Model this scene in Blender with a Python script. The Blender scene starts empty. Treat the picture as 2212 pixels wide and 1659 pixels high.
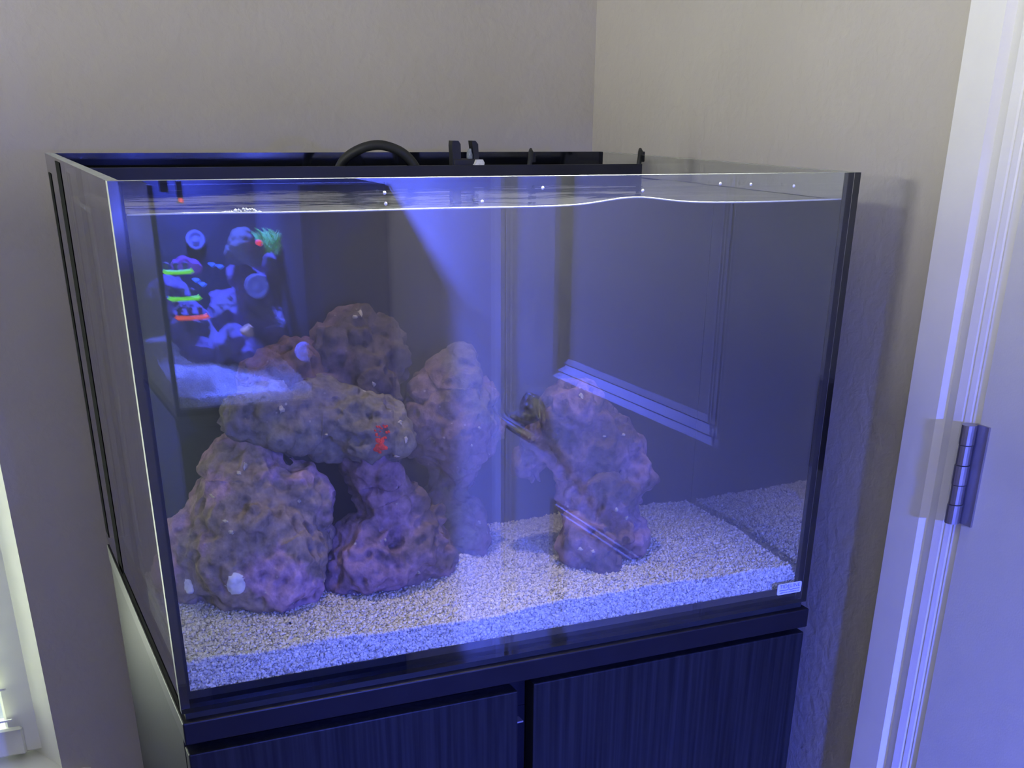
import bpy, bmesh, math, random
import numpy as np
from mathutils import Vector, Matrix, noise
from mathutils.bvhtree import BVHTree

random.seed(7)
rng = np.random.default_rng(7)
scene = bpy.context.scene
C = scene.collection
ZB = 0.91            # height of the cabinet top = underside of the aquarium

# ------------------------------------------------------------------ camera
cam_d = bpy.data.cameras.new('camera')
cam_d.sensor_fit = 'HORIZONTAL'
cam_d.sensor_width = 36.0
cam_d.lens = 2526.28 / 2212 * 36.0
cam_d.shift_x = (1106 - 1148.52) / 2212
cam_d.shift_y = (1527.31 - 829.5) / 2212
cam_d.clip_start = 0.02
cam = bpy.data.objects.new('camera', cam_d)
C.objects.link(cam)
yaw, pitch, roll = -0.4417, -0.4757, -0.0141
ca, sa, cb, sb, cc, sc_ = math.cos(yaw), math.sin(yaw), math.cos(pitch), math.sin(pitch), math.cos(roll), math.sin(roll)
Rz = Matrix(((ca, -sa, 0), (sa, ca, 0), (0, 0, 1)))
Rx = Matrix(((1, 0, 0), (0, cb, -sb), (0, sb, cb)))
Ry = Matrix(((cc, 0, sc_), (0, 1, 0), (-sc_, 0, cc)))
R = Rz @ Rx @ Ry
right, fwd, up = R.col[0], R.col[1], R.col[2]
M = Matrix((right, up, -fwd)).transposed().to_4x4()
M.translation = Vector((-0.0989, -0.852, 0.4297 + ZB))
cam.matrix_world = M
scene.camera = cam

# ------------------------------------------------------------------ view, world, lights
scene.view_settings.view_transform = 'Standard'
scene.view_settings.look = 'None'
scene.view_settings.gamma = 1.0
scene.view_settings.use_curve_mapping = False
scene.view_settings.exposure = 0.0
scene.cycles.use_denoising = True
scene.cycles.max_bounces = 5
scene.cycles.diffuse_bounces = 3
scene.cycles.glossy_bounces = 3
scene.cycles.transmission_bounces = 2
scene.cycles.volume_bounces = 0
scene.cycles.transparent_max_bounces = 14
scene.cycles.use_adaptive_sampling = True
scene.cycles.adaptive_threshold = 0.14
scene.cycles.adaptive_min_samples = 16
scene.cycles.blur_glossy = 0.5
scene.cycles.sample_clamp_indirect = 4.0

world = bpy.data.worlds.new('sky')
scene.world = world
world.use_nodes = True
bg = world.node_tree.nodes['Background']
bg.inputs[0].default_value = (0.75, 0.88, 0.92, 1)
bg.inputs[1].default_value = 0.9


def area_light(name, loc, rot, size, size_y, color, power, spread=math.pi):
    d = bpy.data.lights.new(name, 'AREA')
    d.shape = 'RECTANGLE'
    d.size, d.size_y = size, size_y
    d.color = color
    d.energy = power
    d.spread = spread
    o = bpy.data.objects.new(name, d)
    o.location = loc
    o.rotation_euler = rot
    C.objects.link(o)
    return o


# daylight at the blind window in the back wall (shines to -y) and at an added, unseen window in the far left wall (shines to +x)
area_light('daylight_back_window', (-0.60, 0.83, 1.25), (-math.pi / 2, 0, 0), 1.0, 1.3, (0.95, 1.0, 0.80), 24.0)
area_light('added_left_daylight', (-2.42, -1.08, 1.52), (0, -math.pi / 2, 0), 0.30, 0.6, (1.0, 0.995, 0.95), 60.0)


# ------------------------------------------------------------------ helpers
def tag(o, label=None, cat=None, group=None, kind=None):
    if label: o['label'] = label
    if cat: o['category'] = cat
    if group: o['group'] = group
    if kind: o['kind'] = kind
    return o


def link(name, mesh, mats, parent=None):
    o = bpy.data.objects.new(name, mesh)
    for m in (mats if isinstance(mats, (list, tuple)) else [mats]):
        o.data.materials.append(m)
    C.objects.link(o)
    if parent is not None:
        o.parent = parent
        o.matrix_parent_inverse = Matrix.Translation(-Vector(parent.location))
    return o


def thing(name, loc, label, cat, group=None, kind=None):
    o = bpy.data.objects.new(name, None)
    o.empty_display_size = 0.03
    o.location = loc
    C.objects.link(o)
    return tag(o, label, cat, group, kind)


def bm_box(bm, lo, hi):
    vs = [bm.verts.new((x, y, z)) for z in (lo[2], hi[2]) for y in (lo[1], hi[1]) for x in (lo[0], hi[0])]
    for f in ((0, 2, 3, 1), (4, 5, 7, 6), (0, 1, 5, 4), (2, 6, 7, 3), (0, 4, 6, 2), (1, 3, 7, 5)):
        bm.faces.new([vs[i] for i in f])
    return vs


def to_mesh(bm, name='m', smooth=False):
    bmesh.ops.recalc_face_normals(bm, faces=bm.faces[:])
    me = bpy.data.meshes.new(name)
    bm.to_mesh(me)
    bm.free()
    if smooth:
        for p in me.polygons: p.use_smooth = True
    return me


def box(name, lo, hi, mat, parent=None, bevel=0.0, seg=2):
    bm = bmesh.new()
    bm_box(bm, lo, hi)
    if bevel:
        bmesh.ops.bevel(bm, geom=bm.edges[:], offset=bevel, segments=seg, affect='EDGES', profile=0.5)
    return link(name, to_mesh(bm, name), mat, parent)


def boxes(name, lst, mat, parent=None, bevel=0.0):
    bm = bmesh.new()
    for lo, hi in lst:
        b2 = bmesh.new()
        bm_box(b2, lo, hi)
        if bevel:
            bmesh.ops.bevel(b2, geom=b2.edges[:], offset=bevel, segments=1, affect='EDGES')
        me = to_mesh(b2)
        bm.from_mesh(me)
        bpy.data.meshes.remove(me)
    return link(name, to_mesh(bm, name), mat, parent)


def tube_bm(bm, pts, radii, n=12, cap=True):
    pts = [Vector(p) for p in pts]
    if not isinstance(radii, (list, tuple)): radii = [radii] * len(pts)
    rings = []
    ref = Vector((0, 0, 1))
    for i, p in enumerate(pts):
        t = (pts[min(i + 1, len(pts) - 1)] - pts[max(i - 1, 0)]).normalized()
        a = t.cross(ref)
        if a.length < 1e-3: a = t.cross(Vector((0, 1, 0)))
        a.normalize()
        b = t.cross(a).normalized()
        ref = -t.cross(a).normalized() if False else ref
        rings.append([bm.verts.new(p + (a * math.cos(2 * math.pi * k / n) + b * math.sin(2 * math.pi * k / n)) * radii[i]) for k in range(n)])
    for r0, r1 in zip(rings, rings[1:]):
        for k in range(n):
            bm.faces.new((r0[k], r0[(k + 1) % n], r1[(k + 1) % n], r1[k]))
    if cap:
        bm.faces.new(rings[0][::-1])
        bm.faces.new(rings[-1])


def smooth_path(pts, k=6):
    P = [Vector(p) for p in pts]
    out = []
    for i in range(len(P) - 1):
        a, b, c, d = P[max(i - 1, 0)], P[i], P[i + 1], P[min(i + 2, len(P) - 1)]
        for j in range(k):
            t = j / k
            out.append(0.5 * ((2 * b) + (c - a) * t + (2 * a - 5 * b + 4 * c - d) * t * t + (3 * b - a - 3 * c + d) * t ** 3))
    return out + [P[-1]]


def tube(name, pts, radii, mat, parent=None, n=12):
    bm = bmesh.new()
    if not isinstance(radii, (list, tuple)): pts = smooth_path(pts)
    tube_bm(bm, pts, radii, n)
    return link(name, to_mesh(bm, name, True), mat, parent)


def disc(name, centre, axis, prof, mat, parent=None, n=28):
    """surface of revolution: prof = [(distance along axis, radius)]"""
    ax = Vector(axis).normalized()
    a = ax.orthogonal().normalized()
    b = ax.cross(a)
    c = Vector(centre)
    bm = bmesh.new()
    rings = []
    for d, r in prof:
        if r < 1e-6:
            rings.append([bm.verts.new(c + ax * d)])
        else:
            rings.append([bm.verts.new(c + ax * d + (a * math.cos(2 * math.pi * k / n) + b * math.sin(2 * math.pi * k / n)) * r) for k in range(n)])
    for r0, r1 in zip(rings, rings[1:]):
        for k in range(n):
            k2 = (k + 1) % n
            if len(r0) == 1 and len(r1) == 1: continue
            if len(r0) == 1: bm.faces.new((r0[0], r1[k2], r1[k]))
            elif len(r1) == 1: bm.faces.new((r0[k], r0[k2], r1[0]))
            else: bm.faces.new((r0[k], r0[k2], r1[k2], r1[k]))
    return link(name, to_mesh(bm, name, True), mat, parent)


def prism_z(name, prof, z0, z1, mat, parent=None):
    """extrude a closed (x, y) outline from z0 to z1"""
    bm = bmesh.new()
    a = [bm.verts.new((x, y, z0)) for x, y in prof]
    b = [bm.verts.new((x, y, z1)) for x, y in prof]
    n = len(prof)
    for i in range(n):
        bm.faces.new((a[i], a[(i + 1) % n], b[(i + 1) % n], b[i]))
    bm.faces.new(a[::-1])
    bm.faces.new(b)
    return link(name, to_mesh(bm, name), mat, parent)


# ------------------------------------------------------------------ materials
def new_mat(name):
    m = bpy.data.materials.new(name)
    m.use_nodes = True
    nt = m.node_tree
    nt.nodes.clear()
    out = nt.nodes.new('ShaderNodeOutputMaterial')
    return m, nt, out


def N(nt, kind, **kw):
    n = nt.nodes.new(kind)
    for k, v in kw.items():
        if k.startswith('i_'):
            n.inputs[int(k[2:]) if k[2:].isdigit() else k[2:].replace('_', ' ')].default_value = v
        else:
            setattr(n, k, v)
    return n


def ramp(nt, fac, stops):
    r = nt.nodes.new('ShaderNodeValToRGB')
    el = r.color_ramp.elements
    while len(el) < len(stops): el.new(0.5)
    for e, (p, c) in zip(el, stops):
        e.position = p
        e.color = (*c, 1)
    nt.links.new(fac, r.inputs[0])
    return r


def plain(name, color, rough=0.5, spec=0.5, metallic=0.0, noise_amt=0.08, scale=30.0, bump=0.0, bump_scale=200.0, emit=None, emit_s=0.0):
    m, nt, out = new_mat(name)
    b = nt.nodes.new('ShaderNodeBsdfPrincipled')
    tc = nt.nodes.new('ShaderNodeTexCoord')
    nz = N(nt, 'ShaderNodeTexNoise')
    nz.inputs['Scale'].default_value = scale
    nz.inputs['Detail'].default_value = 4
    nt.links.new(tc.outputs['Object'], nz.inputs['Vector'])
    lo = tuple(max(0, c * (1 - noise_amt)) for c in color)
    hi = tuple(min(1, c * (1 + noise_amt)) for c in color)
    r = ramp(nt, nz.outputs[0], [(0.3, lo), (0.7, hi)])
    nt.links.new(r.outputs[0], b.inputs['Base Color'])
    b.inputs['Roughness'].default_value = rough
    b.inputs['Specular IOR Level'].default_value = spec
    b.inputs['Metallic'].default_value = metallic
    if emit:
        b.inputs['Emission Color'].default_value = (*emit, 1)
        b.inputs['Emission Strength'].default_value = emit_s
    if bump:
        n2 = N(nt, 'ShaderNodeTexNoise')
        n2.inputs['Scale'].default_value = bump_scale
        n2.inputs['Detail'].default_value = 3
        nt.links.new(tc.outputs['Object'], n2.inputs['Vector'])
        bp = nt.nodes.new('ShaderNodeBump')
        bp.inputs['Strength'].default_value = bump
        bp.inputs['Distance'].default_value = 0.002
        nt.links.new(n2.outputs[0], bp.inputs['Height'])
        nt.links.new(bp.outputs[0], b.inputs['Normal'])
    nt.links.new(b.outputs[0], out.inputs[0])
    return m


def wall_mat(name, color, relief=0.30):
    """rolled and knocked-down plaster under satin paint"""
    m, nt, out = new_mat(name)
    b = nt.nodes.new('ShaderNodeBsdfPrincipled')
    tc = nt.nodes.new('ShaderNodeTexCoord')
    n1 = N(nt, 'ShaderNodeTexNoise')
    n1.inputs['Scale'].default_value = 75
    n1.inputs['Detail'].default_value = 5
    n1.inputs['Distortion'].default_value = 0.35
    n2 = N(nt, 'ShaderNodeTexNoise')
    n2.inputs['Scale'].default_value = 22
    n2.inputs['Detail'].default_value = 4
    for n in (n1, n2): nt.links.new(tc.outputs['Object'], n.inputs['Vector'])
    r1 = ramp(nt, n1.outputs[0], [(0.34, (0, 0, 0)), (0.68, (1, 1, 1))])
    mix = N(nt, 'ShaderNodeMath', operation='MULTIPLY_ADD')
    nt.links.new(r1.outputs[0], mix.inputs[0])
    mix.inputs[1].default_value = 0.6
    nt.links.new(n2.outputs[0], mix.inputs[2])
    bp = nt.nodes.new('ShaderNodeBump')
    bp.inputs['Strength'].default_value = relief
    bp.inputs['Distance'].default_value = 0.0018
    nt.links.new(mix.outputs[0], bp.inputs['Height'])
    nt.links.new(bp.outputs[0], b.inputs['Normal'])
    n3 = N(nt, 'ShaderNodeTexNoise')
    n3.inputs['Scale'].default_value = 6
    nt.links.new(tc.outputs['Object'], n3.inputs['Vector'])
    r = ramp(nt, n3.outputs[0], [(0.3, tuple(c * 0.97 for c in color)), (0.7, tuple(min(1, c * 1.03) for c in color))])
    nt.links.new(r.outputs[0], b.inputs['Base Color'])
    b.inputs['Roughness'].default_value = 0.55
    b.inputs['Specular IOR Level'].default_value = 0.3
    nt.links.new(b.outputs[0], out.inputs[0])
    return m


def schlick(nt, f0, normal=None):
    lw = nt.nodes.new('ShaderNodeLayerWeight')
    lw.inputs[0].default_value = 0.5
    if normal is not None: nt.links.new(normal, lw.inputs['Normal'])
    p = N(nt, 'ShaderNodeMath', operation='POWER')
    nt.links.new(lw.outputs['Facing'], p.inputs[0])
    p.inputs[1].default_value = 5.0
    ma = N(nt, 'ShaderNodeMath', operation='MULTIPLY_ADD')
    nt.links.new(p.outputs[0], ma.inputs[0])
    ma.inputs[1].default_value = 1 - f0
    ma.inputs[2].default_value = f0
    return ma


def pane_mat(name, f0=0.05, tint=(0.97, 0.985, 0.98)):
    m, nt, out = new_mat(name)
    t = nt.nodes.new('ShaderNodeBsdfTransparent')
    t.inputs[0].default_value = (*tint, 1)
    g = nt.nodes.new('ShaderNodeBsdfGlossy')
    g.inputs['Roughness'].default_value = 0.0
    g.inputs[0].default_value = (1, 1, 1, 1)
    mx = nt.nodes.new('ShaderNodeMixShader')
    s = schlick(nt, f0)
    nt.links.new(s.outputs[0], mx.inputs[0])
    nt.links.new(t.outputs[0], mx.inputs[1])
    nt.links.new(g.outputs[0], mx.inputs[2])
    nt.links.new(mx.outputs[0], out.inputs[0])
    return m


def mirror_pane_mat(name):
    """glass wet on the inner side, seen past the critical angle: it mirrors the inside of the tank"""
    m, nt, out = new_mat(name)
    g = nt.nodes.new('ShaderNodeBsdfGlossy')
    g.inputs['Roughness'].default_value = 0.02
    g.inputs[0].default_value = (0.72, 0.75, 0.78, 1)
    t = nt.nodes.new('ShaderNodeBsdfTransparent')
    mx = nt.nodes.new('ShaderNodeMixShader')
    mx.inputs[0].default_value = 0.94
    nt.links.new(t.outputs[0], mx.inputs[1])
    nt.links.new(g.outputs[0], mx.inputs[2])
    nt.links.new(mx.outputs[0], out.inputs[0])
    return m


def water_mats(haze, color, f0=0.03):
    """(side, surface): clear sides and a rippled top that both hold the same cloudy volume"""
    res = []
    for which in ('side', 'surface'):
        m, nt, out = new_mat('water_' + which)
        t = nt.nodes.new('ShaderNodeBsdfTransparent')
        t.inputs[0].default_value = (0.99, 0.99, 0.99, 1)
        if which == 'surface':
            tc = nt.nodes.new('ShaderNodeTexCoord')
            mp = nt.nodes.new('ShaderNodeMapping')
            mp.inputs['Scale'].default_value = (9, 26, 1)
            nt.links.new(tc.outputs['Object'], mp.inputs[0])
            nz = N(nt, 'ShaderNodeTexNoise')
            nz.inputs['Scale'].default_value = 1.0
            nz.inputs['Detail'].default_value = 3
            nt.links.new(mp.outputs[0], nz.inputs['Vector'])
            bp = nt.nodes.new('ShaderNodeBump')
            bp.inputs['Strength'].default_value = 0.35
            bp.inputs['Distance'].default_value = 0.004
            nt.links.new(nz.outputs[0], bp.inputs['Height'])
            g = nt.nodes.new('ShaderNodeBsdfGlossy')
            g.inputs['Roughness'].default_value = 0.03
            g.inputs[0].default_value = (1, 1, 1, 1)
            nt.links.new(bp.outputs[0], g.inputs['Normal'])
            mx = nt.nodes.new('ShaderNodeMixShader')
            s = schlick(nt, f0)
            nt.links.new(s.outputs[0], mx.inputs[0])
            nt.links.new(t.outputs[0], mx.inputs[1])
            nt.links.new(g.outputs[0], mx.inputs[2])
            nt.links.new(mx.outputs[0], out.inputs[0])
        else:
            nt.links.new(t.outputs[0], out.inputs[0])
        if haze:
            v = nt.nodes.new('ShaderNodeVolumeScatter')
            v.inputs['Color'].default_value = (*color, 1)
            v.inputs['Density'].default_value = haze
            v.inputs['Anisotropy'].default_value = 0.1
            nt.links.new(v.outputs[0], out.inputs['Volume'])
        res.append(m)
    return res


def rock_mat(name, base, coral, spot=(0.62, 0.56, 0.5), mixpos=(0.42, 0.56), seed=0.0):
    """porous reef rock: bare stone, a coralline crust in patches, dark pores and pale flecks"""
    m, nt, out = new_mat(name)
    b = nt.nodes.new('ShaderNodeBsdfPrincipled')
    tc = nt.nodes.new('ShaderNodeTexCoord')
    mp = nt.nodes.new('ShaderNodeMapping')
    mp.inputs['Location'].default_value = (seed, seed * 1.7, seed * 0.6)
    nt.links.new(tc.outputs['Object'], mp.inputs[0])
    P = mp.outputs[0]
    n1 = N(nt, 'ShaderNodeTexNoise')
    n1.inputs['Scale'].default_value = 15
    n1.inputs['Detail'].default_value = 6
    n1.inputs['Roughness'].default_value = 0.6
    n2 = N(nt, 'ShaderNodeTexNoise')
    n2.inputs['Scale'].default_value = 110
    n2.inputs['Detail'].default_value = 6
    n2.inputs['Roughness'].default_value = 0.65
    vo = N(nt, 'ShaderNodeTexVoronoi')
    vo.inputs['Scale'].default_value = 70
    vs = N(nt, 'ShaderNodeTexVoronoi')
    vs.inputs['Scale'].default_value = 95
    for n in (n1, n2, vo, vs): nt.links.new(P, n.inputs['Vector'])
    patch = ramp(nt, n1.outputs[0], [(mixpos[0], (0, 0, 0)), (mixpos[1], (1, 1, 1))])
    cb_ = ramp(nt, n2.outputs[0], [(0.30, tuple(c * 0.50 for c in base)), (0.68, tuple(c * 1.3 for c in base))])
    cc_ = ramp(nt, n2.outputs[0], [(0.30, tuple(c * 0.55 for c in coral)), (0.66, tuple(c * 1.25 for c in coral))])
    mx = nt.nodes.new('ShaderNodeMix')
    mx.data_type = 'RGBA'
    nt.links.new(patch.outputs[0], mx.inputs['Factor'])
    nt.links.new(cb_.outputs[0], mx.inputs[6])
    nt.links.new(cc_.outputs[0], mx.inputs[7])
    # pale flecks
    fl = ramp(nt, vs.outputs['Distance'], [(0.07, (1, 1, 1)), (0.13, (0, 0, 0))])
    fm = N(nt, 'ShaderNodeMath', operation='MULTIPLY')
    sel = ramp(nt, n1.outputs[0], [(0.50, (0, 0, 0)), (0.6, (1, 1, 1))])
    nt.links.new(fl.outputs[0], fm.inputs[0])
    nt.links.new(sel.outputs[0], fm.inputs[1])
    m2 = nt.nodes.new('ShaderNodeMix')
    m2.data_type = 'RGBA'
    nt.links.new(fm.outputs[0], m2.inputs['Factor'])
    nt.links.new(mx.outputs[2], m2.inputs[6])
    m2.inputs[7].default_value = (*spot, 1)
    # pores
    po = ramp(nt, vo.outputs['Distance'], [(0.08, (0.22, 0.22, 0.22)), (0.30, (1, 1, 1))])
    m3 = nt.nodes.new('ShaderNodeMix')
    m3.data_type = 'RGBA'
    m3.blend_type = 'MULTIPLY'
    m3.inputs['Factor'].default_value = 0.5
    nt.links.new(m2.outputs[2], m3.inputs[6])
    nt.links.new(po.outputs[0], m3.inputs[7])
    nt.links.new(m3.outputs[2], b.inputs['Base Color'])
    b.inputs['Roughness'].default_value = 1.0
    b.inputs['Specular IOR Level'].default_value = 0.0
    ad = N(nt, 'ShaderNodeMath', operation='ADD')
    nt.links.new(n2.outputs[0], ad.inputs[0])
    nt.links.new(po.outputs[0], ad.inputs[1])
    bp = nt.nodes.new('ShaderNodeBump')
    bp.inputs['Strength'].default_value = 0.7
    bp.inputs['Distance'].default_value = 0.003
    nt.links.new(ad.outputs[0], bp.inputs['Height'])
    nt.links.new(bp.outputs[0], b.inputs['Normal'])
    nt.links.new(b.outputs[0], out.inputs[0])
    return m


def sand_mat(name, color=(0.62, 0.61, 0.56)):
    m, nt, out = new_mat(name)
    b = nt.nodes.new('ShaderNodeBsdfPrincipled')
    g = nt.nodes.new('ShaderNodeNewGeometry')
    r = ramp(nt, g.outputs['Random Per Island'], [(0.0, tuple(c * 0.42 for c in color)), (0.2, tuple(c * 0.82 for c in color)), (0.8, color), (1.0, tuple(min(1, c * 1.3) for c in color))])
    nt.links.new(r.outputs[0], b.inputs['Base Color'])
    b.inputs['Roughness'].default_value = 0.85
    b.inputs['Specular IOR Level'].default_value = 0.2
    nt.links.new(b.outputs[0], out.inputs[0])
    return m


def wood_mat(name, color, streak):
    """dark foil with fine vertical grain"""
    m, nt, out = new_mat(name)
    b = nt.nodes.new('ShaderNodeBsdfPrincipled')
    tc = nt.nodes.new('ShaderNodeTexCoord')
    mp = nt.nodes.new('ShaderNodeMapping')
    mp.inputs['Scale'].default_value = (260, 260, 5)
    nt.links.new(tc.outputs['Object'], mp.inputs[0])
    nz = N(nt, 'ShaderNodeTexNoise')
    nz.inputs['Scale'].default_value = 1.0
    nz.inputs['Detail'].default_value = 5
    nt.links.new(mp.outputs[0], nz.inputs['Vector'])
    r = ramp(nt, nz.outputs[0], [(0.35, color), (0.72, streak)])
    nt.links.new(r.outputs[0], b.inputs['Base Color'])
    b.inputs['Roughness'].default_value = 0.45
    b.inputs['Specular IOR Level'].default_value = 0.16
    bp = nt.nodes.new('ShaderNodeBump')
    bp.inputs['Strength'].default_value = 0.25
    bp.inputs['Distance'].default_value = 0.0006
    nt.links.new(nz.outputs[0], bp.inputs['Height'])
    nt.links.new(bp.outputs[0], b.inputs['Normal'])
    nt.links.new(b.outputs[0], out.inputs[0])
    return m


M_wall = wall_mat('wall_paint', (0.50, 0.475, 0.43))
M_wall2 = wall_mat('wall_paint_coarse', (0.50, 0.475, 0.43), 0.40)
M_ceil = plain('ceiling_paint', (0.75, 0.74, 0.72), 0.8, 0.2)
M_floor = plain('floor_carpet', (0.17, 0.15, 0.13), 0.95, 0.1, noise_amt=0.25, scale=300)
M_trim = plain('trim_paint', (0.80, 0.80, 0.78), 0.32, 0.5, noise_amt=0.02)
M_door = plain('door_paint', (0.67, 0.68, 0.68), 0.4, 0.45, noise_amt=0.02, bump=0.08, bump_scale=500)
M_vinyl = plain('window_vinyl', (0.82, 0.83, 0.76), 0.45, 0.4, noise_amt=0.02)
M_slat = plain('blind_slat', (0.80, 0.82, 0.80), 0.5, 0.4, noise_amt=0.02)
M_steel = plain('satin_nickel', (0.42, 0.41, 0.42), 0.38, 0.5, metallic=0.9, noise_amt=0.06)
M_chrome = plain('polished_chrome', (0.75, 0.75, 0.78), 0.12, 0.5, metallic=1.0, noise_amt=0.02)
M_glass = pane_mat('aquarium_glass', 0.06)
M_glass_in = pane_mat('aquarium_glass_inner', 0.11)
M_mirror = mirror_pane_mat('wet_glass')
M_edge = plain('ground_glass_edge', (0.40, 0.45, 0.43), 0.25, 0.6, noise_amt=0.1, scale=60)
M_sil = plain('black_silicone', (0.008, 0.009, 0.012), 0.35, 0.4, noise_amt=0.2)
M_silmatte = plain('matte_silicone', (0.004, 0.0045, 0.006), 0.95, 0.03, noise_amt=0.2)
M_blackgloss = plain('black_glass', (0.006, 0.007, 0.010), 0.08, 0.5, noise_amt=0.1)
M_black = plain('black_plastic', (0.012, 0.013, 0.017), 0.42, 0.4, noise_amt=0.2)
M_rubber = plain('black_rubber', (0.016, 0.018, 0.017), 0.5, 0.35, noise_amt=0.2)
M_salt = plain('salt_crust', (0.72, 0.74, 0.74), 0.7, 0.3, noise_amt=0.15, scale=400, bump=0.4)
M_white = plain('white_plastic', (0.75, 0.77, 0.78), 0.4, 0.4, noise_amt=0.05)
M_wood = wood_mat('black_brown_foil', (0.006, 0.0065, 0.008), (0.017, 0.019, 0.022))
M_rail = plain('black_lacquer', (0.007, 0.007, 0.010), 0.4, 0.2, noise_amt=0.15)
M_sand = sand_mat('aragonite_sand', (0.84, 0.825, 0.76))
M_sandbase = plain('packed_sand', (0.74, 0.73, 0.68), 0.9, 0.1, noise_amt=0.3, scale=500)
M_water_side, M_water_top = water_mats(2.1, (0.78, 0.84, 0.84))
M_drop = plain('water_drop', (0.72, 0.76, 0.82), 0.05, 0.8, noise_amt=0.02)

# ------------------------------------------------------------------ the room
XW, YB, XL, YF, ZC = 0.69, 0.655, -2.30, -1.96, 2.44
box('floor', (XL - 0.1, YF - 0.1, -0.06), (XW + 0.1, YB + 0.1, 0.0), M_floor)['kind'] = 'structure'
box('ceiling', (XL - 0.1, YF - 0.1, ZC), (XW + 0.1, YB + 0.1, ZC + 0.06), M_ceil)['kind'] = 'structure'
# back wall with the blind window; its reveal has bull-nosed corners
WX0, WX1, WZ0, WZ1 = -1.16, -0.086, 0.505, 1.92
WT = 0.14
bm = bmesh.new()
for lo, hi in (((XL - 0.1, YB, 0), (WX0, YB + WT, ZC)), ((WX1, YB, 0), (XW + 0.1, YB + WT, ZC)),
               ((WX0, YB, 0), (WX1, YB + WT, WZ0)), ((WX0, YB, WZ1), (WX1, YB + WT, ZC))):
    bm_box(bm, lo, hi)
bmesh.ops.remove_doubles(bm, verts=bm.verts[:], dist=1e-5)
ed = [e for e in bm.edges if all(abs(v.co.x - WX1) < 1e-4 and abs(v.co.y - YB) < 1e-4 for v in e.verts) and abs(e.verts[0].co.z - e.verts[1].co.z) > 1.0]
bmesh.ops.bevel(bm, geom=ed, offset=0.012, segments=5, affect='EDGES', profile=0.5)
link('wall_back', to_mesh(bm, 'wall_back'), M_wall)['kind'] = 'structure'
# wall with the door opening
DY0, DY1, DZ1 = -0.862, -0.098, 2.04
boxes('wall_right', [((XW, DY1 + 0.012, 0), (XW + 0.12, YB, ZC)), ((XW, YF, 0), (XW + 0.12, DY0 - 0.012, ZC)),
                     ((XW, DY0 - 0.012, DZ1 + 0.012), (XW + 0.12, DY1 + 0.012, ZC))], M_wall2)['kind'] = 'structure'
# far left wall with an opening for the added window
LY0, LY1, LZ0, LZ1 = -1.40, -0.76, 1.34, 1.84
boxes('wall_left', [((XL - 0.1, YF, 0), (XL, LY0, ZC)), ((XL - 0.1, LY1, 0), (XL, YB, ZC)),
                    ((XL - 0.1, LY0, 0), (XL, LY1, LZ0)), ((XL - 0.1, LY0, LZ1), (XL, LY1, ZC))], M_wall)['kind'] = 'structure'
box('wall_front', (XL - 0.1, YF - 0.1, 0), (XW + 0.1, YF, ZC), M_wall)['kind'] = 'structure'

# window beside the aquarium: frame, panes, sill, slats
w1 = thing('window_1', (WX0, YB, WZ0), None, None, kind='structure')
boxes('window_frame', [((WX1 - 0.062, YB + 0.060, WZ0 + 0.03), (WX1 - 0.020, YB + 0.095, WZ1)), ((WX0, YB + 0.055, WZ0 + 0.03), (WX0 + 0.042, YB + 0.095, WZ1)),
                       ((WX0 + 0.042, YB + 0.055, WZ1 - 0.042), (WX1 - 0.042, YB + 0.095, WZ1)), ((WX0 + 0.042, YB + 0.055, WZ0 + 0.03), (WX1 - 0.042, YB + 0.095, WZ0 + 0.072))], M_vinyl, w1, 0.003)
prism_z('window_reveal', [(WX1 + 0.001, YB + 0.006), (WX1 - 0.046, YB + 0.112), (WX1 + 0.001, YB + 0.112)], WZ0 + 0.022, WZ1, M_vinyl, w1)
box('window_pane', (WX0 + 0.04, YB + 0.080, WZ0 + 0.07), (WX1 - 0.04, YB + 0.084, WZ1 - 0.04), pane_mat('window_glass', 0.04), w1)
box('window_sill', (WX0 - 0.03, YB - 0.018, WZ0), (WX1 + 0.036, YB + 0.095, WZ0 + 0.022), M_trim, w1, 0.008, 3)
slat = None
for k in range(30):
    z = WZ0 + 0.095 + k * 0.046
    if z > WZ1 - 0.06: break
    if slat is None:
        bm = bmesh.new()
        bm_box(bm, (WX0 + 0.05, -0.0225, -0.0012), (WX1 - 0.052, 0.0225, 0.0012))
        slat = to_mesh(bm, 'slat')
        slat.materials.append(M_slat)
    o = bpy.data.objects.new('blind_slat', slat)
    C.objects.link(o)
    o.parent = w1
    o.matrix_parent_inverse = Matrix.Translation(-Vector(w1.location))
    o.location = (0, YB + 0.034, z)
    o.rotation_euler = (math.radians(-24), 0, 0)

# unseen window added in the far left wall as a side light source
w2 = thing('added_window', (XL, LY0, LZ0), None, None, kind='structure')
boxes('window_frame', [((XL - 0.08, LY0, LZ0), (XL - 0.04, LY0 + 0.04, LZ1)), ((XL - 0.08, LY1 - 0.04, LZ0), (XL - 0.04, LY1, LZ1)),
                       ((XL - 0.08, LY0 + 0.04, LZ0), (XL - 0.04, LY1 - 0.04, LZ0 + 0.04)), ((XL - 0.08, LY0 + 0.04, LZ1 - 0.04), (XL - 0.04, LY1 - 0.04, LZ1))], M_vinyl, w2, 0.003)

# door casing: moulded profile, mitred around the opening
prof = [(0.000, 0.000), (0.000, 0.018), (0.039, 0.018), (0.045, 0.0075), (0.058, 0.0150), (0.0665, 0.0125), (0.068, 0.0105), (0.070, 0.0118),
        (0.075, 0.0098), (0.0765, 0.0080), (0.0785, 0.0090), (0.090, 0.0035), (0.096, 0.0025), (0.096, 0.000)]   # (inwards from the outer edge, proud of the wall)
OY0, OY1, OZ = DY0 - 0.092, DY1 + 0.088, DZ1 + 0.090


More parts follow.
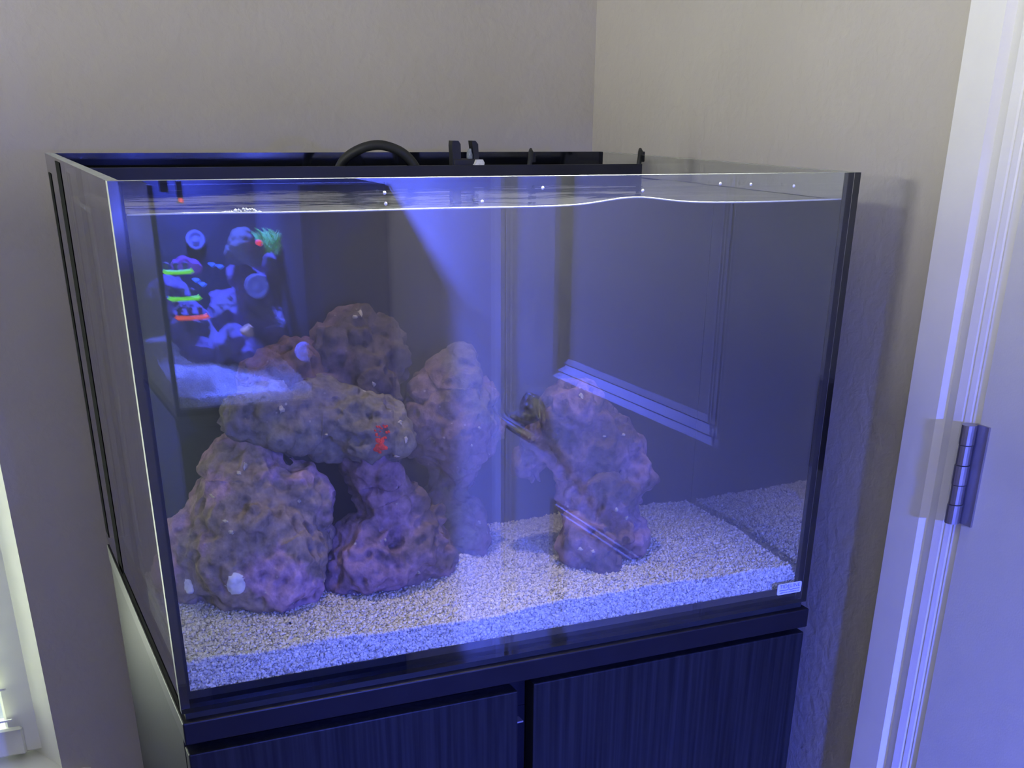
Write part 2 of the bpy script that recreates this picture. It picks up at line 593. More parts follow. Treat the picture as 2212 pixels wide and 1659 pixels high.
def casing(name, which):
    bm = bmesh.new()
    ra, rb = [], []
    for s, h in prof:
        x = XW - h * 0.56
        if which == 'hinge':
            ra.append(bm.verts.new((x, OY1 - s, 0))); rb.append(bm.verts.new((x, OY1 - s, OZ - s)))
        elif which == 'latch':
            ra.append(bm.verts.new((x, OY0 + s, 0))); rb.append(bm.verts.new((x, OY0 + s, OZ - s)))
        else:
            ra.append(bm.verts.new((x, OY1 - s, OZ - s))); rb.append(bm.verts.new((x, OY0 + s, OZ - s)))
    for i in range(len(prof) - 1):
        bm.faces.new((ra[i], ra[i + 1], rb[i + 1], rb[i]))
    return link(name, to_mesh(bm, name), M_trim)


for k, w in enumerate(('hinge', 'latch', 'head')):
    casing('trim_%d' % (k + 1), w)['kind'] = 'structure'
boxes('trim_4', [((XW - 0.001, DY1 + 0.003, 0), (XW + 0.12, DY1 + 0.0125, DZ1 + 0.0125)), ((XW - 0.001, DY0 - 0.0125, 0), (XW + 0.12, DY0 - 0.003, DZ1 + 0.0125)),
                 ((XW - 0.001, DY0 - 0.003, DZ1 + 0.003), (XW + 0.12, DY1 + 0.003, DZ1 + 0.0125)), ((XW + 0.05, DY0 - 0.003, 0), (XW + 0.12, DY1 + 0.003, DZ1 + 0.003))], M_trim)['kind'] = 'structure'

# the door itself, closed: stiles, rails, two sunk panels with moulded borders
d1 = thing('door_1', (XW, DY1, 0), None, None, kind='structure')
FX = XW - 0.006          # door face, a little proud of the jamb
PY0, PY1 = -0.735, -0.292
PANELS = [(0.14, ZB - 0.112), (ZB + 0.066, 1.90)]
lst = [((FX, PY1, 0.012), (FX + 0.04, DY1, DZ1)), ((FX, DY0, 0.012), (FX + 0.04, PY0, DZ1))]
zz = [0.012] + [z for p in PANELS for z in p] + [DZ1]
for a, b in zip(zz[0::2], zz[1::2]):
    lst.append(((FX, PY0, a), (FX + 0.04, PY1, b)))
boxes('door_frame', lst, M_door, d1)
for z0, z1 in PANELS:
    box('door_panel', (FX + 0.010, PY0, z0), (FX + 0.030, PY1, z1), M_door, d1)
    bm = bmesh.new()
    steps = [(0.0, 0.0), (0.004, 0.0), (0.012, 0.0045), (0.014, 0.003), (0.024, 0.0085), (0.026, 0.007), (0.034, 0.0102)]
    loops = []
    for s, dpt in steps:
        loops.append([bm.verts.new((FX - 0.0005 + dpt, y, z)) for y, z in ((PY0 + s, z0 + s), (PY1 - s, z0 + s), (PY1 - s, z1 - s), (PY0 + s, z1 - s))])
    for l0, l1 in zip(loops, loops[1:]):
        for i in range(4):
            bm.faces.new((l0[i], l0[(i + 1) % 4], l1[(i + 1) % 4], l1[i]))
    link('panel_moulding', to_mesh(bm, 'panel_moulding'), M_door, d1)
# hinges: five-knuckle barrel and leaf
for zc in (ZB + 0.1435, 0.27, 1.83):
    h = link('hinge', to_mesh((lambda b: (bm_box(b, (FX - 0.0022, DY1 - 0.013, zc - 0.0445), (FX + 0.001, DY1 + 0.0035, zc + 0.0445)), b)[1])(bmesh.new()), 'hinge'), M_steel, d1)
    bm = bmesh.new()
    for i in range(5):
        a = zc - 0.0445 + i * 0.0178
        c0 = Vector((FX - 0.008, DY1 + 0.004, a + 0.0004))
        tube_bm(bm, [c0, c0 + Vector((0, 0, 0.017))], 0.0066 if i % 2 == 0 else 0.0061, 16)
    link('hinge_knuckle', to_mesh(bm, 'hinge_knuckle', False), M_steel, h)
# lever handle: rosette, neck, lever
HY, HZ = -0.795, ZB - 0.004
hd = disc('door_handle', (FX, HY, HZ), (-1, 0, 0), [(0.0, 0.038), (0.006, 0.038), (0.010, 0.033), (0.011, 0.014), (0.012, 0.0)], M_chrome, d1)
tube('lever', [(FX - 0.008, HY, HZ), (FX - 0.03, HY, HZ), (FX - 0.048, HY + 0.004, HZ), (FX - 0.056, HY + 0.02, HZ), (FX - 0.056, HY + 0.06, HZ - 0.002), (FX - 0.052, HY + 0.105, HZ - 0.006)],
     [0.010, 0.010, 0.010, 0.009, 0.008, 0.0075], M_chrome, hd)

# unseen ceiling spot, added to put white light on the sand
cl = thing('added_ceiling_spot', (0.29, 0.03, ZC), 'small white ceiling spotlight above the aquarium, added out of frame to light the sand', 'added lamp')
disc('trim_ring', (0.29, 0.03, ZC - 0.001), (0, 0, -1), [(0, 0.085), (0.004, 0.083), (0.006, 0.075), (0.002, 0.062), (0.0, 0.062)], M_white, cl, 36)
disc('lens', (0.29, 0.03, ZC - 0.001), (0, 0, -1), [(0, 0.061), (0.001, 0.06), (0.002, 0)], plain('added_spot_diffuser', (0.9, 0.9, 0.88), 0.4, 0.4, emit=(1.0, 0.97, 0.92), emit_s=4.0), cl, 36)
la = area_light('added_spot_light', (0.29, 0.03, ZC - 0.010), (0, 0, 0), 0.10, 0.10, (1.0, 0.975, 0.90), 2.3, math.radians(25))
la.data.shape = 'DISK'
la.parent = cl
la.matrix_parent_inverse = Matrix.Translation(-Vector(cl.location))

# unseen dresser shape, added to keep left window light off the lower walls
dr = thing('dresser_light_blocker', (-1.2, -0.65, 0), 'tall dark dresser-shaped light blocker added out of frame at the left of the room', 'light blocker')
M_blocker = plain('blocker_veneer', (0.10, 0.065, 0.045), 0.5, 0.4, noise_amt=0.2)
DRZ = 1.40
box('blocker_carcass', (-1.40, -1.35, 0), (-1.02, 0.10, DRZ - 0.02), M_blocker, dr, 0.002)
box('top', (-1.41, -1.36, DRZ - 0.0195), (-1.005, 0.11, DRZ), M_blocker, dr, 0.003)
for r_ in range(5):
    for c_ in range(2):
        y_ = -1.34 + c_ * 0.72
        dw = box('blocker_drawer', (-1.0195, y_, 0.06 + r_ * 0.262), (-1.003, y_ + 0.71, 0.315 + r_ * 0.262), M_blocker, dr, 0.002)
        disc('blocker_knob', (-1.003, y_ + 0.355, 0.19 + r_ * 0.262), (1, 0, 0), [(0, 0.006), (0.012, 0.006), (0.016, 0.014), (0.024, 0.012), (0.026, 0)], M_steel, dw, 14)

# ------------------------------------------------------------------ the cabinet under the aquarium
cabt = thing('aquarium_cabinet', (0.3, 0.22, 0), 'black brown wooden cabinet with two plain doors under the cloudy aquarium', 'cabinet')
CT = ZB
box('top_panel', (-0.001, -0.004, CT - 0.026), (0.602, 0.456, CT - 0.0065), M_rail, cabt, 0.0012)
boxes('levelling_mat', [((0.003, 0.003, CT - 0.0065), (0.597, 0.455, CT - 0.0005))], M_rubber, cabt)
box('side_panel', (0.0, 0.0150, 0.02), (0.018, 0.455, CT - 0.0265), M_wood, cabt, 0.001)
box('side_panel', (0.582, 0.0150, 0.02), (0.600, 0.455, CT - 0.0265), M_wood, cabt, 0.001)
box('back_panel', (0.018, 0.445, 0.02), (0.582, 0.455, CT - 0.0265), M_wood, cabt)
box('bottom_panel', (0.0, 0.0, 0.0), (0.600, 0.455, 0.02), M_wood, cabt)
box('top_rail', (0.018, 0.0155, CT - 0.060), (0.582, 0.030, CT - 0.0265), M_rail, cabt)
ctr = box('centre_post', (0.280, 0.0155, 0.02), (0.316, 0.030, CT - 0.0605), M_rail, cabt)
box('shelf_clip', (0.2895, 0.006, CT - 0.073), (0.2985, 0.0155, CT - 0.0715), M_steel, ctr)
tag(box('door', (0.0005, -0.0030, 0.03), (0.2890, 0.0145, CT - 0.0355), M_wood, cabt, 0.0012), 'left cabinet door with vertical grain')
tag(box('door', (0.3045, -0.0030, 0.03), (0.6000, 0.0145, CT - 0.0315), M_wood, cabt, 0.0012), 'right cabinet door with vertical grain')

# ------------------------------------------------------------------ the aquarium
W, D, H, DV, G = 0.600, 0.456, 0.383, 0.350, 0.008
WZ = 0.3615          # water level above the aquarium's underside
tank = thing('rimless_aquarium', (0.3, 0.2, ZB), 'rimless glass aquarium with black seams and cloudy water standing on the black cabinet', 'aquarium')


def pane(name, lo, hi, parent=tank, mats=None, edge_z=True):
    """a glass plate with a ground top edge (and ground ends)"""
    bm = bmesh.new()
    bm_box(bm, lo, hi)
    bmesh.ops.recalc_face_normals(bm, faces=bm.faces[:])
    dims = [hi[i] - lo[i] for i in range(3)]
    thin = dims.index(min(dims))
    for f in bm.faces:
        n = f.normal
        f.material_index = 0 if abs(n[thin]) > 0.9 else (1 if n.z > 0.9 else 2)
    return link(name, to_mesh(bm, name), mats or [M_glass, M_edge, M_sil], parent)


fp = pane('front_pane', (0, 0, ZB), (W, G, ZB + H))
fp.data.materials.append(M_glass_in)
for f in fp.data.polygons:
    if f.normal.y > 0.9: f.material_index = 3
pane('left_pane', (0, G + 0.0005, ZB), (G, D, ZB + H))
# right pane: dry glass above the water line, wet (mirroring) glass below it
bm = bmesh.new()
bm_box(bm, (W - G, G + 0.0005, ZB), (W, D, ZB + H))
bmesh.ops.recalc_face_normals(bm, faces=bm.faces[:])
bmesh.ops.bisect_plane(bm, geom=bm.verts[:] + bm.edges[:] + bm.faces[:], plane_co=(0, 0, ZB + WZ), plane_no=(0, 0, 1))
for f in bm.faces:
    n, c = f.normal, f.calc_center_median()
    f.material_index = (1 if n.z > 0.9 else 3) if abs(n.x) < 0.9 else (2 if (n.x < 0 and c.z < ZB + WZ) else 0)
link('right_pane', to_mesh(bm, 'right_pane'), [M_glass, M_edge, M_mirror, M_sil], tank)
box('back_pane', (G, D - 0.006, ZB), (W - G, D, ZB + H), M_blackgloss, tank)
box('bottom_pane', (G, G, ZB), (W - G, D - 0.006, ZB + 0.008), M_blackgloss, tank)
# black filter compartment: submerged front wall, ledge, and the weir wall that shows above the water
boxes('overflow_wall', [((G + 0.0005, 0.206, ZB + 0.008), (W - G - 0.0005, 0.210, ZB + 0.352)), ((G + 0.0005, 0.210, ZB + 0.348), (W - G - 0.0005, DV, ZB + 0.352)),
                        ((G + 0.0005, DV, ZB + 0.008), (W - G - 0.0005, DV + 0.005, ZB + 0.3745))], M_black, tank)
# silicone seams
SW = 0.0098
box('silicone_seam', (0.0012, G + 0.0001, ZB + 0.001), (SW, G + 0.0012, ZB + H - 0.0006), M_sil, tank)
box('silicone_seam', (W - SW, G + 0.0001, ZB + 0.001), (W - 0.0016, G + 0.0012, ZB + H - 0.0006), M_sil, tank)
box('silicone_seam', (SW, G + 0.0001, ZB + 0.001), (W - SW, G + 0.0012, ZB + 0.0142), M_sil, tank)
box('silicone_seam', (-0.0005, DV - 0.034, ZB + 0.004), (0.0006, DV + 0.003, ZB + H - 0.0025), M_silmatte, tank)
box('silicone_seam', (-0.0005, D - 0.036, ZB + 0.012), (0.0006, D - 0.012, ZB + H - 0.016), M_silmatte, tank)
box('silicone_seam', (-0.0005, G, ZB + 0.0006), (0.0006, DV, ZB + 0.0105), M_silmatte, tank)
box('silicone_seam', (W - G - 0.0012, G + 0.0012, ZB + 0.008), (W - G - 0.0001, DV, ZB + 0.014), M_sil, tank)
# maker's plate in the corner of the front pane
M_lab = plain('sticker_vinyl', (0.62, 0.66, 0.86), 0.4, 0.4, noise_amt=0.02)
M_ink = plain('sticker_ink', (0.07, 0.09, 0.42), 0.5, 0.3, noise_amt=0.02)
bm = bmesh.new()
sx0, sx1, sz0, sz1, rr = 0.5635, 0.5915, ZB + 0.0118, ZB + 0.0228, 0.0018
outl = []
for cx_, cz_, a0 in ((sx1 - rr, sz1 - rr, 0), (sx0 + rr, sz1 - rr, 90), (sx0 + rr, sz0 + rr, 180), (sx1 - rr, sz0 + rr, 270)):
    for k in range(5):
        a = math.radians(a0 + k * 22.5)
        outl.append((cx_ + rr * math.cos(a), cz_ + rr * math.sin(a)))
va = [bm.verts.new((x, -0.0006, z)) for x, z in outl]
vb = [bm.verts.new((x, 0.0, z)) for x, z in outl]
bm.faces.new(va)
for i in range(len(va)): bm.faces.new((va[i], vb[i], vb[(i + 1) % len(va)], va[(i + 1) % len(va)]))
stk = tag(link('sticker', to_mesh(bm, 'sticker'), M_lab, tank), 'pale sticker reading TIDELINE with a wave line')
fc = bpy.data.curves.new('lettering', 'FONT')
fc.body = 'TIDELINE'
fc.size = 0.0054
fc.space_character = 1.08
fc.align_x = 'CENTER'
fo = bpy.data.objects.new('tmp', fc)
C.objects.link(fo)
fo.rotation_euler = (math.pi / 2, 0, 0)
fo.location = ((sx0 + sx1) / 2, -0.0008, ZB + 0.0182)
bpy.context.view_layer.update()
me = bpy.data.meshes.new_from_object(fo.evaluated_get(bpy.context.evaluated_depsgraph_get()))
me.transform(fo.matrix_world)
bpy.data.objects.remove(fo)
link('lettering', me, M_ink, stk)
bm = bmesh.new()
wl = []
for k in range(33):
    t = k / 32
    x = sx0 + 0.0022 + t * (sx1 - sx0 - 0.0044)
    z = ZB + 0.0162 + 0.0010 * math.sin((t - 0.44) * 2 * math.pi * 3.3 + 1.57) * math.exp(-((t - 0.52) / 0.13) ** 2)
    wl.append((x, z))
for (xa, za), (xb, zb_) in zip(wl, wl[1:]):
    bm.faces.new([bm.verts.new(p) for p in ((xa, -0.0008, za - 0.00035), (xb, -0.0008, zb_ - 0.00035), (xb, -0.0008, zb_ + 0.00035), (xa, -0.0008, za + 0.00035))])
bmesh.ops.remove_doubles(bm, verts=bm.verts[:], dist=1e-7)
link('wave_line', to_mesh(bm, 'wave_line'), M_ink, stk)
bm = bmesh.new()
x = sx0 + 0.003
while x < sx1 - 0.0035:
    w_ = random.uniform(0.0006, 0.0012)
    bm_box(bm, (x, -0.0008, ZB + 0.0134), (x + w_, -0.0006, ZB + 0.0142))
    x += w_ + random.uniform(0.0004, 0.0009)
link('small_print', to_mesh(bm, 'small_print'), M_ink, stk)

# water: one closed body with gently wavy top
nx, ny = 60, 24
xs = np.linspace(G + 0.0003, W - G - 0.0003, nx)
ys = np.linspace(G + 0.0014, DV - 0.0003, ny)
bm = bmesh.new()
top = [[None] * ny for _ in range(nx)]
for i, x in enumerate(xs):
    for j, y in enumerate(ys):
        z = WZ + 0.0012 * noise.noise(Vector((x * 9, y * 14, 3.1))) + 0.0045 * math.exp(-((x - 0.39) / 0.035) ** 2) * math.exp(-((y - 0.0) / 0.10) ** 2)
        top[i][j] = bm.verts.new((x, y, ZB + z))
for i in range(nx - 1):
    for j in range(ny - 1):
        f = bm.faces.new((top[i][j], top[i + 1][j], top[i + 1][j + 1], top[i][j + 1]))
        f.material_index = 1
        f.smooth = True
rim = [top[i][0] for i in range(nx)] + [top[nx - 1][j] for j in range(1, ny)] + [top[i][ny - 1] for i in range(nx - 2, -1, -1)] + [top[0][j] for j in range(ny - 2, 0, -1)]
low = [bm.verts.new((v.co.x, v.co.y, ZB + 0.0085)) for v in rim]
for i in range(len(rim)):
    k = (i + 1) % len(rim)
    bm.faces.new((rim[i], low[i], low[k], rim[k]))
bm.faces.new(low)
tag(link('aquarium_water', to_mesh(bm, 'aquarium_water'), [M_water_side, M_water_top]), 'cloudy blue grey water filling the rimless aquarium', 'water', kind='stuff')
# meniscus: the bright rolled edge of water on the front glass
bm = bmesh.new()
tube_bm(bm, [(top_x, G + 0.0009, ZB + WZ + 0.0004 + 0.0012 * noise.noise(Vector((top_x * 9, 0.1, 3.1))) + 0.0045 * math.exp(-((top_x - 0.39) / 0.035) ** 2)) for top_x in np.linspace(0.0105, W - 0.0105, 80)], 0.0007, 6)
link('meniscus', to_mesh(bm, 'meniscus', True), M_drop, tank)


# sand bed: a height field, with real grains on its top and against the glass
def sand_z(x, y):
    z = 0.0365 + 0.0018 * math.sin(x * 17 + 0.6) + 0.052 * max(0.0, y - 0.0) * 0.9
    z = min(z, 0.049)
    z += 0.0030 * noise.noise(Vector((x * 16, y * 18, 0.3))) + 0.0010 * noise.noise(Vector((x * 70, y * 70, 5.3)))
    z += 0.010 * math.exp(-((x - 0.285) / 0.016) ** 2 - ((y - 0.115) / 0.02) ** 2)
    z += 0.006 * math.exp(-((x - 0.55) / 0.05) ** 2 - ((y - 0.12) / 0.05) ** 2)
    if x > 0.5855: z -= 0.009 * min(1, (x - 0.5855) / 0.004)
    return z


def grains(points, rad):
    """numpy soup of jittered octahedra"""
    n = len(points)
    base = np.array([[1, 0, 0], [-1, 0, 0], [0, 1, 0], [0, -1, 0], [0, 0, 1], [0, 0, -1]], float)
    fac = np.array([[0, 2, 4], [2, 1, 4], [1, 3, 4], [3, 0, 4], [2, 0, 5], [1, 2, 5], [3, 1, 5], [0, 3, 5]])
    q = rng.normal(size=(n, 4))
    q /= np.linalg.norm(q, axis=1, keepdims=True)
    w, x, y, z = q.T
    Rm = np.stack([np.stack([1 - 2 * (y * y + z * z), 2 * (x * y - z * w), 2 * (x * z + y * w)], 1),
                   np.stack([2 * (x * y + z * w), 1 - 2 * (x * x + z * z), 2 * (y * z - x * w)], 1),
                   np.stack([2 * (x * z - y * w), 2 * (y * z + x * w), 1 - 2 * (x * x + y * y)], 1)], 1)
    sc3 = rad[:, None] * rng.uniform(0.65, 1.35, (n, 3))
    v = base[None] * sc3[:, None, :] * rng.uniform(0.8, 1.2, (n, 6, 1))
    v = np.einsum('nij,nkj->nki', Rm, v) + points[:, None, :]
    f = fac[None] + (np.arange(n) * 6)[:, None, None]
    return v.reshape(-1, 3), f.reshape(-1, 3)


def sand_mesh(name, x0, x1, y0, y1, zb, hz, n_top, n_front, r, front_y, inward):
    V, F = [], []
    gx, gy = 110, 44
    if inward > 0: y0 += 0.003
    else: y1 -= 0.003
    ax, ay = np.linspace(x0, x1, gx), np.linspace(y0, y1, gy)
    for x in ax:
        for y in ay: V.append((x, y, zb + hz(x, y) - r * 0.6))
    for i in range(gx - 1):
        for j in range(gy - 1):
            a = i * gy + j
            F.append((a, a + gy, a + gy + 1)); F.append((a, a + gy + 1, a + 1))
    jf = 0 if abs(front_y - y0) < abs(front_y - y1) else gy - 1
    off = len(V)
    for x in ax: V.append((x, ay[jf], zb + 0.009))
    for i in range(gx - 1):
        a, b2 = i * gy + jf, (i + 1) * gy + jf
        F.append((a, off + i, off + i + 1)); F.append((a, off + i + 1, b2))
    for ii in (0, gx - 1):
        off2 = len(V)
        for y in ay: V.append((ax[ii], y, zb + 0.009))
        for j in range(gy - 1):
            a = ii * gy + j
            F.append((a, off2 + j, off2 + j + 1)); F.append((a, off2 + j + 1, a + 1))
    V = np.array(V); F = np.array(F)
    n_base = len(F)
    if inward > 0: y0 -= 0.003
    else: y1 += 0.003
    pts = []
    for _ in range(n_top):
        x, y = rng.uniform(x0, x1), y0 + (y1 - y0) * rng.uniform(0, 1)
        pts.append((x, y, zb + hz(x, y) + rng.uniform(-0.0008, 0.0004)))
    for _ in range(n_front):
        x = rng.uniform(x0, x1)
        pts.append((x, front_y + inward * rng.uniform(0, r * 1.6), zb + rng.uniform(0.010, hz(x, front_y) + 0.0002)))
    pts = np.array(pts)
    gv, gf = grains(pts, r * rng.uniform(0.55, 1.25, len(pts)))
    F = np.concatenate([F, gf + len(V)])
    V = np.concatenate([V, gv])
    me = bpy.data.meshes.new(name)
    me.vertices.add(len(V)); me.vertices.foreach_set('co', V.astype(np.float32).ravel())
    me.loops.add(F.size); me.loops.foreach_set('vertex_index', F.astype(np.int32).ravel())
    me.polygons.add(len(F)); me.polygons.foreach_set('loop_start', np.arange(0, F.size, 3, dtype=np.int32))
    mi = np.zeros(len(F), dtype=np.int32)
    mi[:n_base] = 1
    me.polygons.foreach_set('material_index', mi)
    me.update(calc_edges=True)
    return me


tag(link('sand_bed', sand_mesh('sand_bed', G + 0.001, W - G - 0.0005, G + 0.0022, 0.2055, ZB, sand_z, 36000, 16000, 0.0016, G + 0.0032, 1), [M_sand, M_sandbase]),
    'pale coarse sand bed across the bottom of the cloudy aquarium', 'sand', kind='stuff')

# live rock
ROCKS = {
    'boulder': [(0.095, 0.125, 0.106, 0.052), (0.081, 0.120, 0.078, 0.052), (0.111, 0.115, 0.072, 0.050), (0.064, 0.130, 0.088, 0.042), (0.119, 0.130, 0.122, 0.042), (0.099, 0.135, 0.144, 0.038), (0.076, 0.135, 0.114, 0.036), (0.147, 0.135, 0.116, 0.016), (0.125, 0.120, 0.055, 0.026), (0.047, 0.140, 0.064, 0.036), (0.045, 0.150, 0.080, 0.026), (0.110, 0.145, 0.158, 0.028), (0.139, 0.130, 0.091, 0.020)],
    'shelf': [(0.096, 0.135, 0.195, 0.022), (0.118, 0.135, 0.199, 0.030), (0.143, 0.135, 0.191, 0.028), (0.168, 0.140, 0.192, 0.030), (0.184, 0.130, 0.187, 0.032), (0.203, 0.120, 0.179, 0.034), (0.215, 0.118, 0.179, 0.026), (0.170, 0.130, 0.172, 0.020), (0.130, 0.138, 0.180, 0.018)],
    'summit': [(0.207, 0.175, 0.244, 0.030), (0.188, 0.170, 0.238, 0.026), (0.230, 0.175, 0.234, 0.028), (0.208, 0.168, 0.221, 0.034), (0.235, 0.170, 0.213, 0.018), (0.184, 0.160, 0.210, 0.024), (0.213, 0.155, 0.203, 0.030)],
    'rust': [(0.135, 0.160, 0.220, 0.030), (0.117, 0.158, 0.219, 0.022), (0.153, 0.160, 0.232, 0.024), (0.157, 0.158, 0.213, 0.026)],
    'pillar': [(0.204, 0.128, 0.147, 0.028), (0.211, 0.128, 0.121, 0.030), (0.219, 0.122, 0.096, 0.034), (0.230, 0.120, 0.073, 0.040), (0.195, 0.115, 0.066, 0.042), (0.246, 0.128, 0.057, 0.036), (0.261, 0.128, 0.091, 0.012), (0.184, 0.115, 0.057, 0.032), (0.177, 0.145, 0.074, 0.016), (0.218, 0.120, 0.050, 0.035), (0.280, 0.145, 0.049, 0.020)],
    'tower': [(0.310, 0.165, 0.218, 0.016), (0.300, 0.165, 0.201, 0.026), (0.277, 0.170, 0.188, 0.022), (0.319, 0.160, 0.183, 0.026), (0.296, 0.160, 0.166, 0.040), (0.275, 0.165, 0.165, 0.030), (0.331, 0.165, 0.155, 0.018), (0.292, 0.165, 0.139, 0.030), (0.303, 0.160, 0.078, 0.022), (0.294, 0.155, 0.058, 0.028), (0.287, 0.172, 0.090, 0.026), (0.293, 0.174, 0.112, 0.026)],
    'lone': [(0.397, 0.118, 0.177, 0.030), (0.423, 0.115, 0.149, 0.040), (0.445, 0.112, 0.116, 0.032), (0.400, 0.118, 0.142, 0.036), (0.460, 0.122, 0.133, 0.016), (0.425, 0.105, 0.093, 0.040), (0.406, 0.112, 0.103, 0.030), (0.434, 0.095, 0.065, 0.034), (0.403, 0.085, 0.063, 0.030), (0.406, 0.080, 0.050, 0.026), (0.450, 0.100, 0.047, 0.020), (0.360, 0.135, 0.128, 0.015), (0.368, 0.135, 0.114, 0.011), (0.378, 0.128, 0.146, 0.022)],
}


def make_rock(name, blobs, mat, zb=ZB, voxel=0.0023, amp=1.0, seed=0.0, clamp=None):
    bm = bmesh.new()
    rs = random.Random(int(seed * 10) + 3)
    more = []
    for x, y, z, r in blobs:
        for _ in range(5):
            v_ = Vector((rs.gauss(0, 1), rs.gauss(0, 1), rs.gauss(0, 1))).normalized() * r * 0.74
            more.append((x + v_.x, y + v_.y, z + v_.z, r * rs.uniform(0.22, 0.42)))
    for x, y, z, r in list(blobs) + more:
        mt = Matrix.Translation((x, y, zb + z)) @ Matrix.Rotation(random.uniform(0, 3), 4, 'Z')
        bmesh.ops.create_icosphere(bm, subdivisions=3, radius=r * 0.93, matrix=mt)
    me = bpy.data.meshes.new('tmp')
    bm.to_mesh(me)
    bm.free()
    o = bpy.data.objects.new('tmp', me)
    C.objects.link(o)
    md = o.modifiers.new('r', 'REMESH')
    md.mode = 'VOXEL'
    md.voxel_size = voxel
    ms = o.modifiers.new('s', 'SMOOTH')
    ms.iterations = 4
    ms.factor = 0.6
    dg = bpy.context.evaluated_depsgraph_get()
    m2 = bpy.data.meshes.new_from_object(o.evaluated_get(dg))
    bpy.data.objects.remove(o)
    n = len(m2.vertices)
    co = np.empty(n * 3, np.float32); m2.vertices.foreach_get('co', co); co = co.reshape(-1, 3)
    no = np.empty(n * 3, np.float32); m2.vertices.foreach_get('normal', no); no = no.reshape(-1, 3)
    d = np.empty(n, np.float32)
    for i in range(n):
        p = Vector(co[i].tolist()) + Vector((seed, seed * 2, seed * 3))
        w_ = p + noise.noise_vector(p * 30) * 0.010
        f1 = noise.voronoi(w_ * 34)[0][0]
        f2 = noise.voronoi(w_ * 75)[0][0]
        v = 0.011 * noise.noise(p * 22) + 0.0115 * (f1 - 0.42) + 0.0055 * (f2 - 0.42) + 0.0024 * noise.noise(p * 170)
        # pits
        c = noise.noise(p * 85)
        if c > 0.22: v -= (c - 0.22) * 0.016
        d[i] = v * amp
    co = co + no * d[:, None]
    if clamp is not None:
        (x0, y0), (x1, y1) = clamp
        co[:, 0] = np.clip(co[:, 0], x0, x1)
        co[:, 1] = np.clip(co[:, 1], y0, y1)
    m2.vertices.foreach_set('co', co.astype(np.float32).ravel())
    m2.update()
    m2.polygons.foreach_set('use_smooth', np.ones(len(m2.polygons), dtype=bool))
    m2.materials.clear()
    return link(name, m2, mat)


BROWN, GREY = (0.27, 0.22, 0.18), (0.25, 0.23, 0.20)
PURPLE, MAUVE, PLUM = (0.37, 0.25, 0.34), (0.26, 0.18, 0.21), (0.17, 0.125, 0.145)
INSIDE = ((G + 0.002, G + 0.004), (W - G - 0.002, 0.2045))
rk = {}
rk['boulder'] = tag(make_rock('reef_rock', ROCKS['boulder'], rock_mat('rock_boulder', (0.35, 0.28, 0.23), (0.50, 0.34, 0.45), mixpos=(0.46, 0.53), seed=1.3), seed=1.0, clamp=INSIDE),
                    'big rounded purple reef rock with a white spot at the aquarium front left', 'rock', 'reef rocks in the cloudy aquarium')
rk['shelf'] = tag(make_rock('reef_rock', ROCKS['shelf'], rock_mat('rock_shelf', GREY, (0.26, 0.23, 0.25), mixpos=(0.5, 0.62), seed=4.1), seed=2.0, clamp=INSIDE),
                  'grey shelf of reef rock with a red patch bridging the arch', 'rock', 'reef rocks in the cloudy aquarium')
rk['summit'] = tag(make_rock('reef_rock', ROCKS['summit'], rock_mat('rock_summit', (0.15, 0.125, 0.14), MAUVE, mixpos=(0.50, 0.60), seed=7.7), seed=3.0, clamp=INSIDE),
                   'dark plum reef rock on top of the pile, the highest one', 'rock', 'reef rocks in the cloudy aquarium')
rk['rust'] = tag(make_rock('reef_rock', ROCKS['rust'], rock_mat('rock_rust', (0.20, 0.135, 0.13), (0.28, 0.17, 0.18), seed=9.2), seed=4.0, clamp=INSIDE),
                 'reddish reef rock behind the grey shelf, beside the highest rock', 'rock', 'reef rocks in the cloudy aquarium')
rk['pillar'] = tag(make_rock('reef_rock', ROCKS['pillar'], rock_mat('rock_pillar', PLUM, PURPLE, mixpos=(0.46, 0.55), seed=2.6), seed=5.0, clamp=INSIDE),
                   'purple reef rock pillar that holds up the right end of the grey shelf', 'rock', 'reef rocks in the cloudy aquarium')
rk['tower'] = tag(make_rock('reef_rock', ROCKS['tower'], rock_mat('rock_tower', (0.22, 0.20, 0.15), MAUVE, mixpos=(0.44, 0.56), seed=5.5), seed=6.0, clamp=INSIDE),
                  'hazy peaked reef rock at the back, with an olive point', 'rock', 'reef rocks in the cloudy aquarium')
rk['lone'] = tag(make_rock('reef_rock', ROCKS['lone'], rock_mat('rock_lone', PLUM, PURPLE, mixpos=(0.42, 0.56), seed=3.4), seed=7.0, clamp=INSIDE),
                 'tall reef rock standing alone on the open sand at the right', 'rock', 'reef rocks in the cloudy aquarium')


